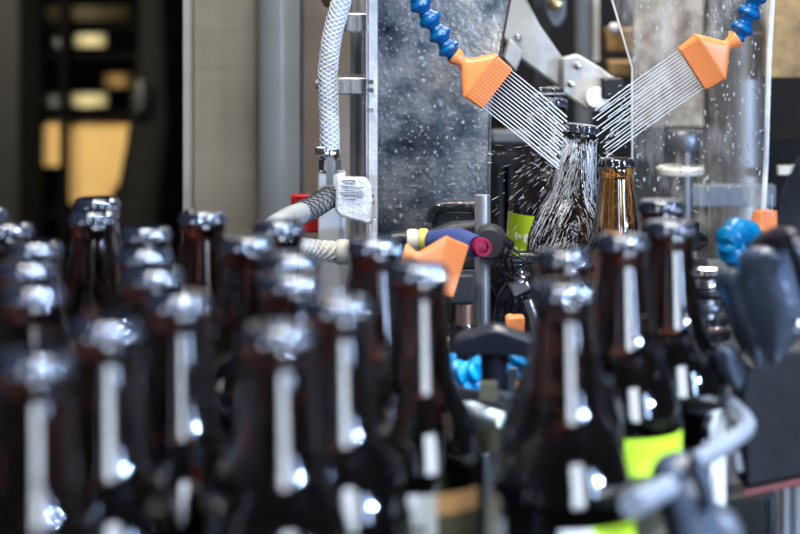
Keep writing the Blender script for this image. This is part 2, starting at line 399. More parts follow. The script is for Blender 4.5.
# guide rails and ivory strip in front of the hose area
rl = empty('guide_rail', at(480, 440, 1.1), 'black curved guide rail with an ivory strip between the bottles', 'guide rail')
MB().tube(smoothpath([at(418, 366, 1.22), at(445, 388, 1.17), (at(475, 398, 1.13)), at(512, 402, 1.10), at(540, 420, 1.06)], 6), .0055, 12).build('rail', 'blackm', rl)
MB().tube(smoothpath([at(440, 400, 1.16), at(470, 409, 1.12), at(503, 421, 1.09)], 6), .0048, 12).build('strip', 'ivory', rl)
MB().box((at(470, 0, 1.15).x, 1.15, (at(0, 415, 1.15).z+BELT)/2), (.012, .012, at(0, 400, 1.15).z-BELT)).build('post', 'steel', rl)
MB().box(at(470, 428, 1.16), (.075, .01, .03)).build('side_plate', 'olive', rl)

# ------------------------------------------------------------------ bottles
PROF = [(.026, 0), (.0305, .001), (.0330, .006), (.0336, .02), (.0336, .128), (.0332, .135), (.0315, .146), (.0283, .157), (.0240, .166), (.0202, .173),
        (.0182, .182), (.0168, .193), (.0156, .2035), (.0146, .212), (.0135, .2205), (.0138, .2215), (.0145, .2235), (.0145, .2265), (.0136, .2285), (.0128, .2285), (.0126, .233)]
def finer(prof, k=3):
    P = [Vector((r, z, 0)) for r, z in prof]; return [(p.x, p.y) for p in smoothpath(P, k)]
gm = MB().lathe([PROF[0], PROF[1], PROF[2]]+finer(PROF[3:15], 3)+PROF[15:], n=48)
fl = lambda z: -.05*min(1, max(0, (.2335-z)/.004)) if z < .2335 else 0
cm = MB().lathe([(.0150, .2280), (.0152, .2288), (.0148, .2300), (.0143, .2322), (.0139, .2338), (.0128, .2347), (.006, .2350), (.0005, .2350)], n=126, flute=fl)
def arc_label(a0, a1, z0, z1, r=.03375, n=24):
    m_ = MB(); vs = []; fs = []
    for i in range(n+1):
        a = R(a0+(a1-a0)*i/n)
        for (rr, z) in ((r, z0), (r, z1), (r+.0002, z1), (r+.0002, z0)): vs.append((rr*math.cos(a), rr*math.sin(a), z))
    for i in range(n):
        for k in range(4): fs.append((i*4+k, i*4+(k+1) % 4, (i+1)*4+(k+1) % 4, (i+1)*4+k))
    fs += [(0, 1, 2, 3), (n*4+3, n*4+2, n*4+1, n*4)]
    return m_.add(vs, fs)
def label_parts(kind, par):
    L = .128
    if kind == 'lime_white':      # cream panel then lime panel towards the right-hand side
        lab = arc_label(-98, -72, .035, L).build('label', 'cream', par); arc_label(-72, -18, .035, L).build('label_band', 'lime', lab)
        lab = arc_label(-168, -148, .035, L).build('label', 'cream', par); arc_label(-190, -168, .035, L).build('label_band', 'lime', lab)
    elif kind == 'cream_brown':
        lab = arc_label(-150, -76, .035, L).build('label', 'cream', par)
        arc_label(-76, -32, .035, L-.010).build('label_picture', 'olive', lab); arc_label(-76, -32, L-.010, L).build('label_band', 'ochre', lab)
        t = MB()
        for k in range(3): t.box((.0341*math.cos(R(-97+k*5)), .0341*math.sin(R(-97+k*5)), .1115), (.0018, .001, .004))
        t.build('print_mark', 'ink', lab)
    elif kind == 'lime':
        lab = arc_label(-160, -20, .035, L-.020).build('label', 'olive', par); arc_label(-160, -20, L-.020, L).build('label_band', 'lime', lab)
    elif kind == 'lime_text':
        lab = arc_label(-165, -10, .035, L).build('label', 'lime', par); arc_label(-172, -165, .035, L).build('label_edge', 'ivory', lab)
        t = MB()
        for (a, z, h) in [(-140, .108, .006), (-132, .108, .003), (-122, .107, .007), (-117, .110, .003), (-104, .107, .006), (-138, .096, .003), (-126, .095, .004), (-112, .095, .003), (-120, .085, .005)]:
            t.box((.0341*math.cos(R(a)), .0341*math.sin(R(a)), z), (.0028, .0008, h), Matrix.Rotation(R(a+90), 3, 'Z'))
        t.build('faded_print', 'inkwhite', lab)
    elif kind == 'white':
        arc_label(-56, -26, .035, L).build('label', 'cream', par)
GM = gm.build('glass_body', 'glass', None, (0, 0, 0)); CM = cm.build('crown_cap', 'cap', None, (0, 0, 0))
gme, cme = GM.data, CM.data
bpy.data.objects.remove(GM); bpy.data.objects.remove(CM)
BT = [(-17, 208, 'brown bottle cut by the picture edge, rearmost of the bottles along that edge', None),
 (22, 221, 'brown bottle, rearmost of the file of caps stacked beside the picture edge', None),
 (40, 242, 'brown bottle, second from the back in the file of caps near the picture edge', None),
 (26, 262, 'brown bottle, third from the back in the file of caps near the picture edge', None),
 (32, 286, 'brown bottle with a pale streak, fourth from the back in the edge file', None),
 (34, 352, 'large blurred brown bottle at the front corner, brightest white glint of its neck', None),
 (97, 198, 'brown bottle at the very back, partly hidden by the one below the tan box', None),
 (82, 213, 'brown bottle with a clearly seen neck standing below the tan box', None),
 (145, 227, 'brown bottle, rearmost of three caps in line beside the dark cloth', None),
 (148, 247, 'brown bottle, middle one of three caps in line beside the dark cloth', None),
 (152, 269, 'brown bottle, front one of three caps in line beside the dark cloth', None),
 (176, 294, 'brown bottle with two small amber glints beside its white neck streak', None),
 (201, 211, 'reddish brown bottle standing just under the edge of the beige cabinet', None),
 (105, 320, 'large blurred brown bottle with two round glints, second from the front corner', None),
 (275, 222, 'brown bottle whose cap meets the end of the grey hose', None),
 (245, 238, 'brown bottle with a very dark neck below the beige cabinet', None),
 (285, 252, 'brown bottle touching the short horizontal braided hose', None),
 (292, 275, 'brown bottle directly behind the large glinting one, below the braided hose', None),
 (278, 325, 'large blurred brown bottle with a long square white glint on its neck', None),
 (335, 297, 'blurred brown bottle below the crimped end of the braided hose', None),
 (374, 239, 'brown bottle with a long pale streak under the clear plastic cover', None),
 (419, 264, 'brown bottle with cream, ochre and olive label, near the loose orange nozzle', 'cream_brown'),
 (563, 250, 'brown bottle standing directly behind the big one with cream and lime label', None),
 (563, 283, 'big brown bottle with cream and lime label, beside the black T-handle', 'lime_white'),
 (625, 234, 'brown bottle with a lime label above the black rail clamp', 'lime'),
 (661, 200, 'brown bottle at the back of the pair beside the black latch', None),
 (667, 222, 'brown bottle with a white label beside the bent steel rail', 'white')]
pos = []
for (x, y, l, k) in BT:
    Y = F*.141/(y-YH); pos.append(Vector(((x-400)*Y/F, Y, 0)))
fixed = Vector((.175, 1.441, 0))
for it in range(60):
    for i in range(len(pos)):
        for j in range(i):
            dv = pos[i]-pos[j]; L = dv.length
            if L < .0682:
                dv = dv/L*(.0682-L)/2; pos[i] += dv; pos[j] -= dv
def place_bottle(loc, lb, kind, glass=None, capm=None, rot=None, group='brown bottles queuing on the conveyor'):
    e = empty('beer_bottle', loc, lb, 'bottle', group)
    g = bpy.data.objects.new('glass_body', gme); c = bpy.data.objects.new('crown_cap', cme)
    for o in (g, c): C.objects.link(o); o.parent = e
    for o, mm in ((g, glass), (c, capm)):
        if mm: o.material_slots[0].link = 'OBJECT'; o.material_slots[0].material = M[mm]
    if kind:
        e.location = (0, 0, 0); label_parts(kind, e); e.location = loc
    if rot: e.rotation_euler = rot
    return e
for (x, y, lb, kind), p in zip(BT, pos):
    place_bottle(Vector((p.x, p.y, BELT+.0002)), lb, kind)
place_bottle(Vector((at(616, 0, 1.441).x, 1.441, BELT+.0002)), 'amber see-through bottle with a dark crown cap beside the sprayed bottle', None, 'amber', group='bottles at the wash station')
# the sprayed bottle: lifted and tilted
tilt = Matrix.Rotation(R(7), 3, 'Y') @ Matrix.Rotation(R(0), 3, 'X')
top = at(582, 124, 1.5); foot = top-(tilt @ Vector((0, 0, .235)))
wb = place_bottle(foot, 'dark bottle under the crossing water jets, tilted and streaming with water', None, 'darkglass', 'capblack', (0, R(7), 0), 'bottles at the wash station')
d = MB()
prof = finer(PROF[2:15], 3)
def rad_at(z):
    for (r0, z0), (r1, z1) in zip(prof, prof[1:]):
        if z0 <= z <= z1: return r0+(r1-r0)*(z-z0)/(z1-z0+1e-9)
    return .0145
for k in range(1350):
    z = .238-abs(rnd.gauss(0, .06)); z = max(.09, z); z = rnd.uniform(.12, .222) if z > .224 else z; a = rnd.uniform(-math.pi, 0) if k % 3 == 0 else rnd.choice((-2.5, -1.9, -.95))+rnd.gauss(0, .17); Ls = .001+.011*rnd.random()**2; r_ = rnd.uniform(.0001, .00032)
    pts = []
    for q in range(4):
        zz = z-Ls*q/3; aa = a+rnd.uniform(-.015, .015)+.06*q/3*(1 if a > -1.57 else -1)
        rr = rad_at(min(zz, .232))+.0004
        pts.append(Vector((rr*math.cos(aa), rr*math.sin(aa), zz)))
    d.tube(pts, [r_*.5, r_, r_, r_*.4], 5)
wf = d.build('water_film', 'water', None, (0, 0, 0)); wf.parent = wb; wf['kind'] = 'stuff'
# lime labelled bottle behind it
tilt2 = Matrix.Rotation(R(4), 3, 'Y')
top2 = at(552, 98, 1.65); foot2 = top2-(tilt2 @ Vector((0, 0, .235)))
place_bottle(foot2, 'dark tilted bottle with a bright lime label behind the sprayed bottle', 'lime_text', 'darkglass', 'capblack', (0, R(4), R(0)), 'bottles at the wash station')
# grippers that carry the two lifted bottles
for (p, tl, nm) in ((foot, tilt, 'black bottle gripper clasping the sprayed bottle'), (foot2, tilt2, 'black bottle gripper clasping the lime labelled bottle')):
    g = empty('bottle_gripper', p, nm, 'gripper', 'bottle grippers')
    for sx in (-1, 1):
        m_ = MB()
        arc = [Vector((sx*.0375*math.sin(R(a)), .0375*math.cos(R(a)), .06)) for a in range(10, 120, 12)]
        m_.tube([p+(tl @ v) for v in arc], .0035, 10); m_.build('jaw', 'black', g)
    c0 = p+(tl @ Vector((0, .04, .06)))
    MB().box(c0+Vector((0, .03, 0)), (.03, .06, .02)).build('gripper_arm', 'darksteel', g, bevel=.002)
    MB().box(Vector((c0.x, c0.y+.065, (c0.z+BELT-.05)/2)), (.02, .02, c0.z-BELT+.05)).build('gripper_post', 'darksteel', g)

# ------------------------------------------------------------------ spray nozzles
def nozzle(name, par, p, axis, wide, L=.045, s=1.0, m='orange', cr=.00042):
    """fan nozzle: round collar, waist, flare to a ridge, then a flat comb-like mouth"""
    ax = Vector(axis).normalized(); w = Vector(wide); w = (w-ax*w.dot(ax)).normalized(); t = ax.cross(w)
    secs = [(0, 7.2, 7.2, 2), (2, 7.4, 7.4, 2), (8, 4.6, 4.6, 2), (10.5, 4.4, 4.4, 2), (13, 7, 5.2, 2.4), (20, 15, 7.0, 4), (26, 21.5, 8.2, 6), (27.5, 22.3, 8.4, 8), (29, 21.6, 7.4, 8), (44, 20.6, 5.2, 8), (45, 20.2, 4.8, 8)]
    rings = []
    for (z, hw, ht, e) in secs:
        ring = []
        for k in range(40):
            a = 2*math.pi*k/40; c, si = math.cos(a), math.sin(a)
            x = abs(c)**(2/e)*(1 if c > 0 else -1)*hw; y = abs(si)**(2/e)*(1 if si > 0 else -1)*ht
            ring.append(p+(ax*z+w*x+t*y)*.001*s)
        rings.append(ring)
    nz = MB().loft(rings).build(name, m, par, angle=50)
    cm_ = MB()
    for k in range(15):
        x = -18.9+k*2.7
        for sg_ in (-1, 1):
            a = p+(ax*30+w*x+t*sg_*7.1)*.001*s; b = p+(ax*45.4+w*x+t*sg_*5.0)*.001*s
            cm_.tube([a, b], cr*s, 5)
    cm_.build('comb_ridges', m, nz)
    outs = [p+(ax*45+w*(-18.9+k*2.7))*.001*s for k in range(15)]
    return outs, ax
def beads(par, pts, m='blue', r=.0086):
    for i in range(len(pts)-1):
        a, b = pts[i], pts[i+1]; dv = (b-a); L = dv.length
        MB().lathe([(r*.62, -L*.12), (r*.75, 0), (r*1.0, L*.12), (r*1.15, L*.30), (r*1.12, L*.42), (r*.72, L*.62), (r*.62, L*.80), (r*.80, L*.97), (r*.6, L*1.05)], a, dv, 28).build('hose_segment', m, par)
def spray(label, px_path, Y, nzp, nax, nw, m='blue', s=1.0, Yn=None, seg=True, cr=.00042):
    e = empty('spray_nozzle', nzp, label, 'spray nozzle', 'flexible spray nozzles')
    if seg: beads(e, [at(x, y, yy) for (x, y, yy) in px_path], m)
    return nozzle('nozzle_head', e, nzp, nax, nw, s=s, cr=cr)
Yn = 1.45
def dirpx(dx, dy, dz=0): return Vector((dx, dz, -dy))
oL, aL = spray('orange fan nozzle on a blue segmented hose in front of the wet splash sheet',
    [(417, -48, Yn), (413, -32, Yn), (412, -16, Yn), (418, 0, Yn), (427, 15, Yn), (437, 30, Yn), (446, 45, Yn), (454, 56, Yn)][0:8], Yn, at(453.5, 55, Yn), dirpx(43, 33.5, .0), dirpx(-29, 39.5, 0))
oR, aR = spray('orange fan nozzle on a blue segmented hose in front of the wet clear panel',
    [(764, -54, Yn), (763, -38, Yn), (760, -22, Yn), (757, -8, Yn), (751, 8, Yn), (744, 24, Yn), (737, 39, Yn)], Yn, at(737.5, 38, Yn), dirpx(-43, 29, 0), dirpx(29, 41, 8), cr=.0002)
# overhead pipe the hoses hang from
mp = empty('overhead_pipe', (.12, 1.45, at(0, -70, 1.45).z), 'steel water pipe above the wash station that feeds the blue hoses', 'pipe')
zz = at(0, -66, 1.45).z
MB().cyl((-.08, 1.45, zz), (.42, 1.45, zz), .012).build('pipe', 'steel', mp)
MB().cyl((.42, 1.45, zz), (.42, 1.45, .02), .012).build('pipe_post', 'steel', mp)
for x, k in ((417, -66), (764, -66)):
    q = at(x, 0, 1.45); MB().cyl((q.x, 1.45, zz), (q.x, 1.45, at(0, -46, 1.45).z), .008).build('hose_adapter', 'blue', mp)
# water jets, each a thin rod of water
def jet(a, b, name_label, group, js=1):
    mid = a.lerp(b, .5)
    pts = [a.lerp(b, t)+Vector((0, 0, -.0025*t*t)) for t in [i/8 for i in range(9)]]
    rr = [js*(.00042+.00030*t) for t in [i/8 for i in range(9)]]
    o = MB().tube(pts, rr, 6).build('water_jet', 'water')
    tag(o, name_label, 'water jet', group)
for k, p in enumerate(oL):
    t = k/14          # k=0 upper/right edge
    L = .085+.012*rnd.random() + .004*k*0
    jet(p, p+(aL+Vector((.0, .05, -.01+.01*rnd.random())))*(.058+.019*t+rnd.uniform(-.003, .004)), 'fine straight water jet from the nozzle on the splash sheet side', 'jets of the splash sheet side nozzle')
for k, p in enumerate(oR):
    t = k/14
    jet(p, p+(aR+Vector((0, .03, -.01+.01*rnd.random())))*(.080+.012*t+rnd.uniform(-.008, .012)), 'fine straight water jet from the nozzle on the clear panel side', 'jets of the clear panel side nozzle', .72)
# droplets thrown off the bottle
d = MB()
src = at(575, 138, 1.48)
for k in range(300):
    if k % 3 == 0: ang = rnd.uniform(100, 160)      # down to the left
    elif k % 3 == 1: ang = rnd.uniform(20, 80)
    else: ang = rnd.uniform(120, 180)
    rr = abs(rnd.gauss(0, 1))*(.05 if ang < 180 else .018)+.014
    dr = Vector((math.cos(R(ang)), rnd.uniform(-.4, .4), -math.sin(R(ang)))).normalized()
    p = src+dr*rr+Vector((0, 0, -rr*rr*2)); ln = rnd.uniform(.0008, .008)*(1 if ang < 180 else .5)
    d.tube([p, p+dr*ln*.5, p+dr*ln], [.00006, rnd.uniform(.0001, .0003), .00006], 5)
for k in range(200):   # broken water where jets thin out
    s_ = rnd.choice((-1, 1)); u = rnd.uniform(0, 1)
    base = (at(540, 105, 1.46).lerp(at(556, 160, 1.46), u) if s_ < 0 else at(640, 80, 1.46).lerp(at(616, 150, 1.46), u))
    p = base+Vector((rnd.gauss(0, .009), rnd.gauss(0, .006), rnd.gauss(0, .009))); dr = (aL if s_ < 0 else aR)
    ln = rnd.uniform(.001, .006); d.tube([p, p+dr*ln*.5, p+dr*ln], [.00012, rnd.uniform(.0002, .0006), .00012], 5)
tag(d.build('water_spray', 'drops'), 'white spray of droplets thrown off around the sprayed bottle', 'water spray', None, 'stuff')

# ------------------------------------------------------------------ clear panel on the other side
cp = empty('clear_splash_panel', at(690, 300, 1.6), 'wet clear plastic splash panel with a bent front edge, runs of water on it', 'splash guard')
edge = [(588, -90), (612, 0), (632, 68), (632, 330)]
MB().prism(poly(edge+[(757, 330), (770, 100), (777, -90)], 1.6), .003).build('sheet', 'clear', cp)
MB().tube([at(x, y, 1.6) for x, y in edge], .0009, 8).build('sheet_edge', 'ivory', cp)
MB().tube([at(777, -90, 1.6), at(769, 60, 1.6), at(766, 160, 1.6), at(757, 330, 1.6)], .0026, 8).build('bright_edge', 'strip', cp)
d = MB()
for k in range(300):
    x = rnd.uniform(620, 765); y = rnd.uniform(-5, 190)
    if x < 634 and y < 80: continue
    rr = rnd.uniform(.0003, .0012); d.ball(at(x, y, 1.599), rr, (1, .6, rnd.uniform(1, 3)), 8)
o = d.build('water_beads', 'bead', cp); o['kind'] = 'stuff'
# things behind the clear panel
tag(MB().box((at(668, 0, 2.2).x, 2.2, at(0, 45, 2.2).z), (.085, .01, .20)).build('warm_plate', 'warm'), 'warm beige plate seen through the wet clear panel', 'plate')
sc = empty('steel_column', (at(738, 0, 1.95).x, 1.95, BELT-.05), 'broad stainless column behind the wet clear panel', 'column')
MB().cyl((at(738, 0, 1.95).x, 1.95, BELT-.05), (at(738, 0, 1.95).x, 1.95, at(0, 33, 1.95).z), .031, 48).build('column_tube', 'colm', sc)
MB().box((at(726, 0, 1.9).x, 1.87, at(0, 195, 1.87).z), (.09, .02, .022)).build('cross_bar', 'bluegrey', sc, bevel=.001)
MB().box((at(690, 0, 1.85).x, 1.87, at(0, 235, 1.87).z), (.008, .012, .11)).build('side_bar', 'steel', sc)
kb = empty('adjusting_knob', at(685, 172, 1.8), 'round dark adjusting knob on a short stem above a white disc', 'knob')
MB().lathe([(.018, 0), (.019, .003), (.019, .017), (.017, .02)], at(684, 150, 1.8), n=40).build('knob_head', 'darksteel', kb)
MB().cyl(at(685, 168, 1.8), at(685, 148, 1.8), .010).build('stem', 'chrome', kb)
MB().lathe([(.023, 0), (.024, .002), (.024, .006), (.022, .008)], at(680, 174, 1.8), n=40).build('white_disc', 'ivory', kb)
MB().cyl((at(685, 0, 1.8).x, 1.8, BELT-.05), at(685, 174, 1.8), .008).build('support_rod', 'darksteel', kb)
tag(MB().box((at(825, 0, 1.9).x, 1.9, at(0, 30, 1.9).z), (.13, .02, .10)).build('glistening_plate', 'gold'), 'ochre glistening plate beyond the bright edge of the clear panel', 'plate')
tag(MB().box((at(830, 0, 2.0).x, 2.0, 1.1), (.15, .02, .24)).build('dark_cover', 'blackhole'), 'dark cover plate under the ochre glistening plate', 'cover')
tag(MB().box(at(792, 170, 1.88), (.03, .01, .009)).build('white_bar', 'ivory'), 'small white bar in front of the dark cover plate', 'bar')
rj = MB()
for (x, y0, y1) in ((764, 196, 217), (768, 190, 217), (772, 194, 217)): rj.tube([at(x, y1, 1.25), at(x-.5, y0, 1.25)], .0003, 5)

# gripper arm (big pale casting)
ga = empty('carousel_gripper', at(560, 100, 1.75), 'large pale cast machine arm curving down over the bottles', 'gripper')
MB().prism(poly([(500, -90), (520, -90), (527, 0), (540, 25), (556, 48), (563, 58), (563, 90), (545, 78), (518, 58), (499, 34), (490, 8), (484, -30)], 1.75), .02).build('arm_bar', 'cast', ga, bevel=.003)
MB().prism(poly([(562, 58), (578, 54), (600, 67), (612, 76), (620, 79), (618, 84), (610, 87), (611, 95), (598, 112), (586, 110), (575, 102), (562, 93)], 1.735), .018).build('end_plate', 'cast', ga, bevel=.003)
for p_ in ((578, 66), (571, 84), (518, 38)): MB().lathe([(.0035, 0), (.0035, .002), (.002, .003)], at(*p_, 1.733 if p_[0] > 560 else 1.748), (0, -1, 0), 16).build('rivet', 'steel', ga)
MB().lathe([(.0105, 0), (.0115, .003), (.0115, .012), (.009, .016)], at(598, 100, 1.73), (-.25, -1, .2), 28).build('roller', 'block', ga)
MB().prism(poly([(503, 58), (510, 38), (524, 52), (516, 72)], 1.72), .02).build('link', 'cast', ga, bevel=.002)
MB().box((at(510, 0, 1.8).x, 1.8, at(0, -70, 1.8).z), (.03, .1, .06)).build('mount', 'darksteel', ga)
tag(MB().cyl((at(583, 0, 2.1).x, 2.1, BELT-.05), (at(583, 0, 2.1).x, 2.1, 1.6), .0105, 32).build('grey_post', 'greyp'), 'smooth mid grey round post behind the pale machine arm', 'post')
tag(MB().box((at(596, 0, 2.15).x, 2.15, at(0, 20, 2.15).z), (.008, .01, .1)).build('cream_bar', 'ivory'), 'narrow cream bar beside the mid grey post', 'bar')
tag(MB().box((at(541, 0, 2.2).x, 2.2, 1.3), (.02, .02, .5)).build('dull_upright', 'slate'), 'dull dark upright behind the curve of the machine arm', 'upright')
gh2 = empty('gear_housing', at(556, 28, 2.1), 'small grey housing with a brass centre behind the machine arm', 'housing')
MB().prism(poly([(546, -6), (566, -6), (566, 16), (560, 27), (552, 27), (546, 14)], 2.1), .02).build('housing_plate', 'greyp', gh2, bevel=.003)
MB().lathe([(.009, 0), (.007, .006), (.003, .008)], at(555, 4, 2.1), (0, -1, 0), 20).build('centre', 'brass', gh2)
for (x0_, x1_, y0_, y1_, Y_, lb) in [(604, 640, 28, 52, 2.3, 'ochre metal block behind the bent edge of the clear panel'), (606, 640, 60, 76, 2.25, 'lower ochre metal block behind the clear panel edge')]:
    a, b = at(x0_, y1_, Y_), at(x1_, y0_, Y_)
    tag(MB().box(((a.x+b.x)/2, Y_, (a.z+b.z)/2), (b.x-a.x, .04, b.z-a.z)).build('ochre_block', 'gold', bevel=.003), lb, 'block', 'ochre blocks behind the panel')
for (x, y, w_, h_, m_, lb) in [(510, 136, .042, .013, 'greyp', 'grey bar in the dark just past the edge of the splash sheet'), (505, 158, .03, .016, 'charcoal', 'blackish block in the dark under the grey bar')]:
    q = at(x, y, 2.0); e_ = empty('inner_bracket', q, lb, 'bracket'); MB().box(q, (w_, .03, h_)).build('bracket_bar', m_, e_, bevel=.002); MB().box((q.x, 2.03, (q.z+BELT-.05)/2), (.012, .012, q.z-BELT+.05)).build('bracket_post', 'darkp', e_)
tag(MB().ball(at(614, 28, 2.1), .007).build('white_button', 'block'), 'tiny white round knob by the ochre blocks', 'knob')
bb = empty('black_clevis', at(550, 116, 1.68), 'black clevis with a shiny plate under the machine arm', 'clevis')
MB().box(at(550, 98, 1.70), (.024, .02, .022)).build('clevis_body', 'blackwet', bb, bevel=.002)
MB().box(at(548, 93, 1.69), (.030, .02, .0015)).build('clevis_plate', 'chrome', bb)
MB().box(at(612, 88, 1.72), (.022, .02, .020)).build('clevis_block', 'black', bb, bevel=.002)
for i in range(2):
    MB().cyl(at(543+i*14, 114, 1.70), at(543+i*14, 100, 1.70), .003).build('pin', 'steel', bb)

# ------------------------------------------------------------------ clamp group in the middle
rod = at(482.5, 0, 1.42)
tag(MB().cyl((rod.x, 1.42, BELT-.02), (rod.x, 1.42, at(0, 195, 1.42).z), .0062, 32).build('steel_rod', 'rod'), 'polished upright steel rod carrying the violet-blue clamp', 'rod')
cl = empty('swivel_clamp', at(480, 262, 1.4), 'violet-blue and black swivel clamp with a magenta cap on the steel rod', 'clamp')
MB().lathe([(.011, 0), (.0125, .0015), (.0132, .004), (.0132, .022), (.012, .025)], at(489, 244, 1.392), (.1, 1, 0), 28).build('clamp_hub', 'blackm', cl)
MB().box(at(500, 247, 1.41), (.016, .014, .020), Matrix.Rotation(R(35), 3, 'Y')).build('clamp_jaw', 'blackwet', cl, bevel=.002)
MB().prism(poly([(420, 236), (452, 224), (486, 222), (486, 236), (470, 240), (450, 252), (428, 250)], 1.43), .02).build('clamp_arm', 'slate', cl, bevel=.004)
MB().tube([at(426, 241, 1.40), at(440, 240, 1.39), at(458, 240, 1.38), at(476, 247, 1.365)], [.0072, .0085, .0098, .0088], 24).build('barrel', 'navy', cl)
MB().lathe([(.0055, -.004), (.0070, -.003), (.0074, .003), (.0068, .006), (.0045, .006), (.0045, .001)], at(481, 247, 1.362), (.25, -1, .1), 32).build('magenta_cap', 'magenta', cl)
MB().lathe([(.0044, 0), (.0040, .0015), (.001, .002)], at(481.3, 247, 1.3575), (.25, -1, .1), 24).build('cap_centre', 'magentad', cl)
MB().lathe([(.0086, 0), (.0092, .002), (.0092, .005), (.0085, .007)], at(419, 240, 1.40), (1, 0, 0), 24).build('yellow_collar', 'yellow', cl)
MB().lathe([(.0086, 0), (.0095, .002), (.0095, .007), (.0085, .009)], at(407, 241, 1.40), (1, 0, 0), 24).build('cream_collar', 'creamring', cl)
MB().tube([at(392, 241, 1.40), at(400, 240, 1.40), at(408, 241, 1.40)], .0075, 16).build('tail', 'black', cl)
oo, aa = spray('out-of-focus orange nozzle with a light blue collar in front of the violet-blue clamp', [(372, 254, 1.3), (388, 253, 1.3), (402, 253, 1.3)], 1.3, at(403, 253, 1.3), dirpx(57, 19, .0), dirpx(-17, 42, -12), 'cyan', .98, cr=.0002)
# black holders and fittings below the clamp
bk = empty('upper_bracket', at(455, 228, 1.55), 'wet black curved bracket behind the violet-blue clamp', 'bracket')
MB().tube(smoothpath([at(430, 222, 1.55), at(436, 209, 1.55), at(455, 206, 1.55), at(476, 208, 1.55), at(482, 220, 1.55)], 5), .005, 12).build('bracket_arm', 'blackwet', bk)
MB().box(at(455, 240, 1.56), (.04, .015, .05)).build('bracket_plate', 'slate', bk, bevel=.002)
hs = empty('hose_bundle', at(506, 330, 1.45), 'tangle of wet black hoses and fittings between steel rod and sprayed bottle', 'hoses')
for k, pts in enumerate([[(495, 252), (506, 262), (512, 282), (502, 300), (498, 340)], [(500, 245), (514, 255), (520, 270), (514, 300), (506, 345)], [(494, 285), (500, 300), (496, 325), (494, 350)],
                         [(520, 262), (534, 276), (530, 300), (522, 330)], [(528, 285), (536, 300), (540, 325), (538, 360)], [(460, 272), (462, 300), (456, 340), (458, 380)]]):
    MB().tube(smoothpath([at(x, y, 1.44+.015*k) for x, y in pts], 5), .0048-.0003*k, 12).build('black_hose', 'blackwet', hs)
MB().box(at(507, 262, 1.43), (.022, .02, .018), Matrix.Rotation(R(30), 3, 'Y')).build('fitting', 'blackwet', hs, bevel=.002)
MB().box(at(519, 285, 1.44), (.016, .015, .012), Matrix.Rotation(R(-25), 3, 'Y')).build('fitting', 'steel', hs, bevel=.002)
MB().ball(at(521, 277, 1.43), .006).build('ball_fitting', 'chrome', hs)
MB().box(at(515, 330, 1.48), (.05, .02, .13)).build('rear_holder', 'blackwet', hs, bevel=.003)
MB().tube([at(528, 300, 1.42), at(534, 316, 1.42), at(538, 345, 1.42)], .004, 14).build('steel_elbow', 'steel', hs)
ho = empty('black_holder', at(458, 360, 1.35), 'black holder with a copper cylinder in it under the loose orange nozzle', 'holder')
MB().box(at(450, 308, 1.38), (.011, .02, .10)).build('holder_post', 'black', ho, bevel=.001)
MB().box(at(462, 287, 1.36), (.020, .02, .022)).build('holder_head', 'blackm', ho, bevel=.002)
MB().cyl(at(464, 326, 1.36), at(464, 303, 1.36), .0075).build('copper_cylinder', 'copperm', ho)
MB().lathe([(.0105, 0), (.0112, .003), (.0105, .006)], at(463, 331, 1.36), n=28).build('holder_ring', 'blackwet', ho)
MB().cyl(Vector((at(463, 0, 1.36).x, 1.36, BELT)), at(463, 330, 1.36), .010).build('holder_cup', 'black', ho)
MB().cyl(at(426, 299, 1.34), at(447, 299, 1.36), .0035).build('side_pin', 'steel', ho)
MB().cyl(at(432, 343, 1.30), at(450, 343, 1.30), .0052).build('brass_stub', 'brass', ho)
MB().cyl(at(424, 343, 1.30), at(434, 343, 1.30), .0062).build('blue_collar', 'blue', ho)
on = empty('orange_plug', at(517, 336, 1.35), 'small orange plastic plug just above the black T-handle', 'plug')
MB().box(at(515, 325, 1.35), (.0145, .012, .0150)).build('plug_body', 'orange', on, bevel=.002)
q = at(517, 330, 1.35); MB().cyl((q.x, 1.35, BELT), q, .003).build('plug_stem', 'black', on)
MB().ball(at(510, 317.5, 1.35), .0032).build('plug_lug', 'orange', on)
# T handle
th = empty('clamp_lever', at(494, 404, 1.12), 'black plastic T-handle with wide wings between the bottles', 'handle')
MB().loft([[at(x, y+dy*h, 1.12)+Vector((0, oy*.011, 0)) for (dy, oy) in ((-.5, -1), (-.75, 0), (-.5, 1), (.5, 1), (.6, 0), (.5, -1))] for (x, y, h) in ((455, 345, 10), (458, 344, 15), (472, 342, 18), (484, 340, 22), (494, 339, 25), (506, 341, 23), (520, 344, 19), (534, 347, 16), (538, 348, 10))]).build('grip', 'black', th, bevel=.001, angle=60, sub=2)
MB().lathe([(.0105, 0), (.0095, .004), (.0082, .016), (.0092, .03), (.0095, .036)], at(494, 402, 1.12), n=28).build('stem', 'black', th)
MB().box(at(488, 391, 1.10), (.011, .006, .011)).build('olive_insert', 'olive', th)
sb = empty('blue_hose_joint', at(462, 392, 1.2), 'light blue segmented hose bunched beside the stem of the T-handle', 'hose')
beads(sb, [at(442, 360, 1.2), at(452, 372, 1.2), at(464, 378, 1.19), at(478, 371, 1.18), at(486, 369, 1.2)], 'cyan', .0085)
beads(sb, [at(462, 388, 1.19), at(473, 388, 1.18), at(483, 387, 1.19)], 'cyan', .0085)
sb2 = empty('blue_hose_end', at(518, 395, 1.25), 'light blue hose end with an orange tip on the bottle side of the T-handle', 'hose')
beads(sb2, [at(510, 376, 1.25), at(518, 364, 1.25), at(524, 352, 1.25)], 'cyan', .0085)
MB().box(at(521, 391, 1.22), (.010, .01, .011), Matrix.Rotation(R(12), 3, 'Y')).build('orange_tip', 'orange', sb2, bevel=.001)
MB().cyl(at(512, 392, 1.22), at(513, 368, 1.22), .003).build('white_pin', 'steel', sb2)

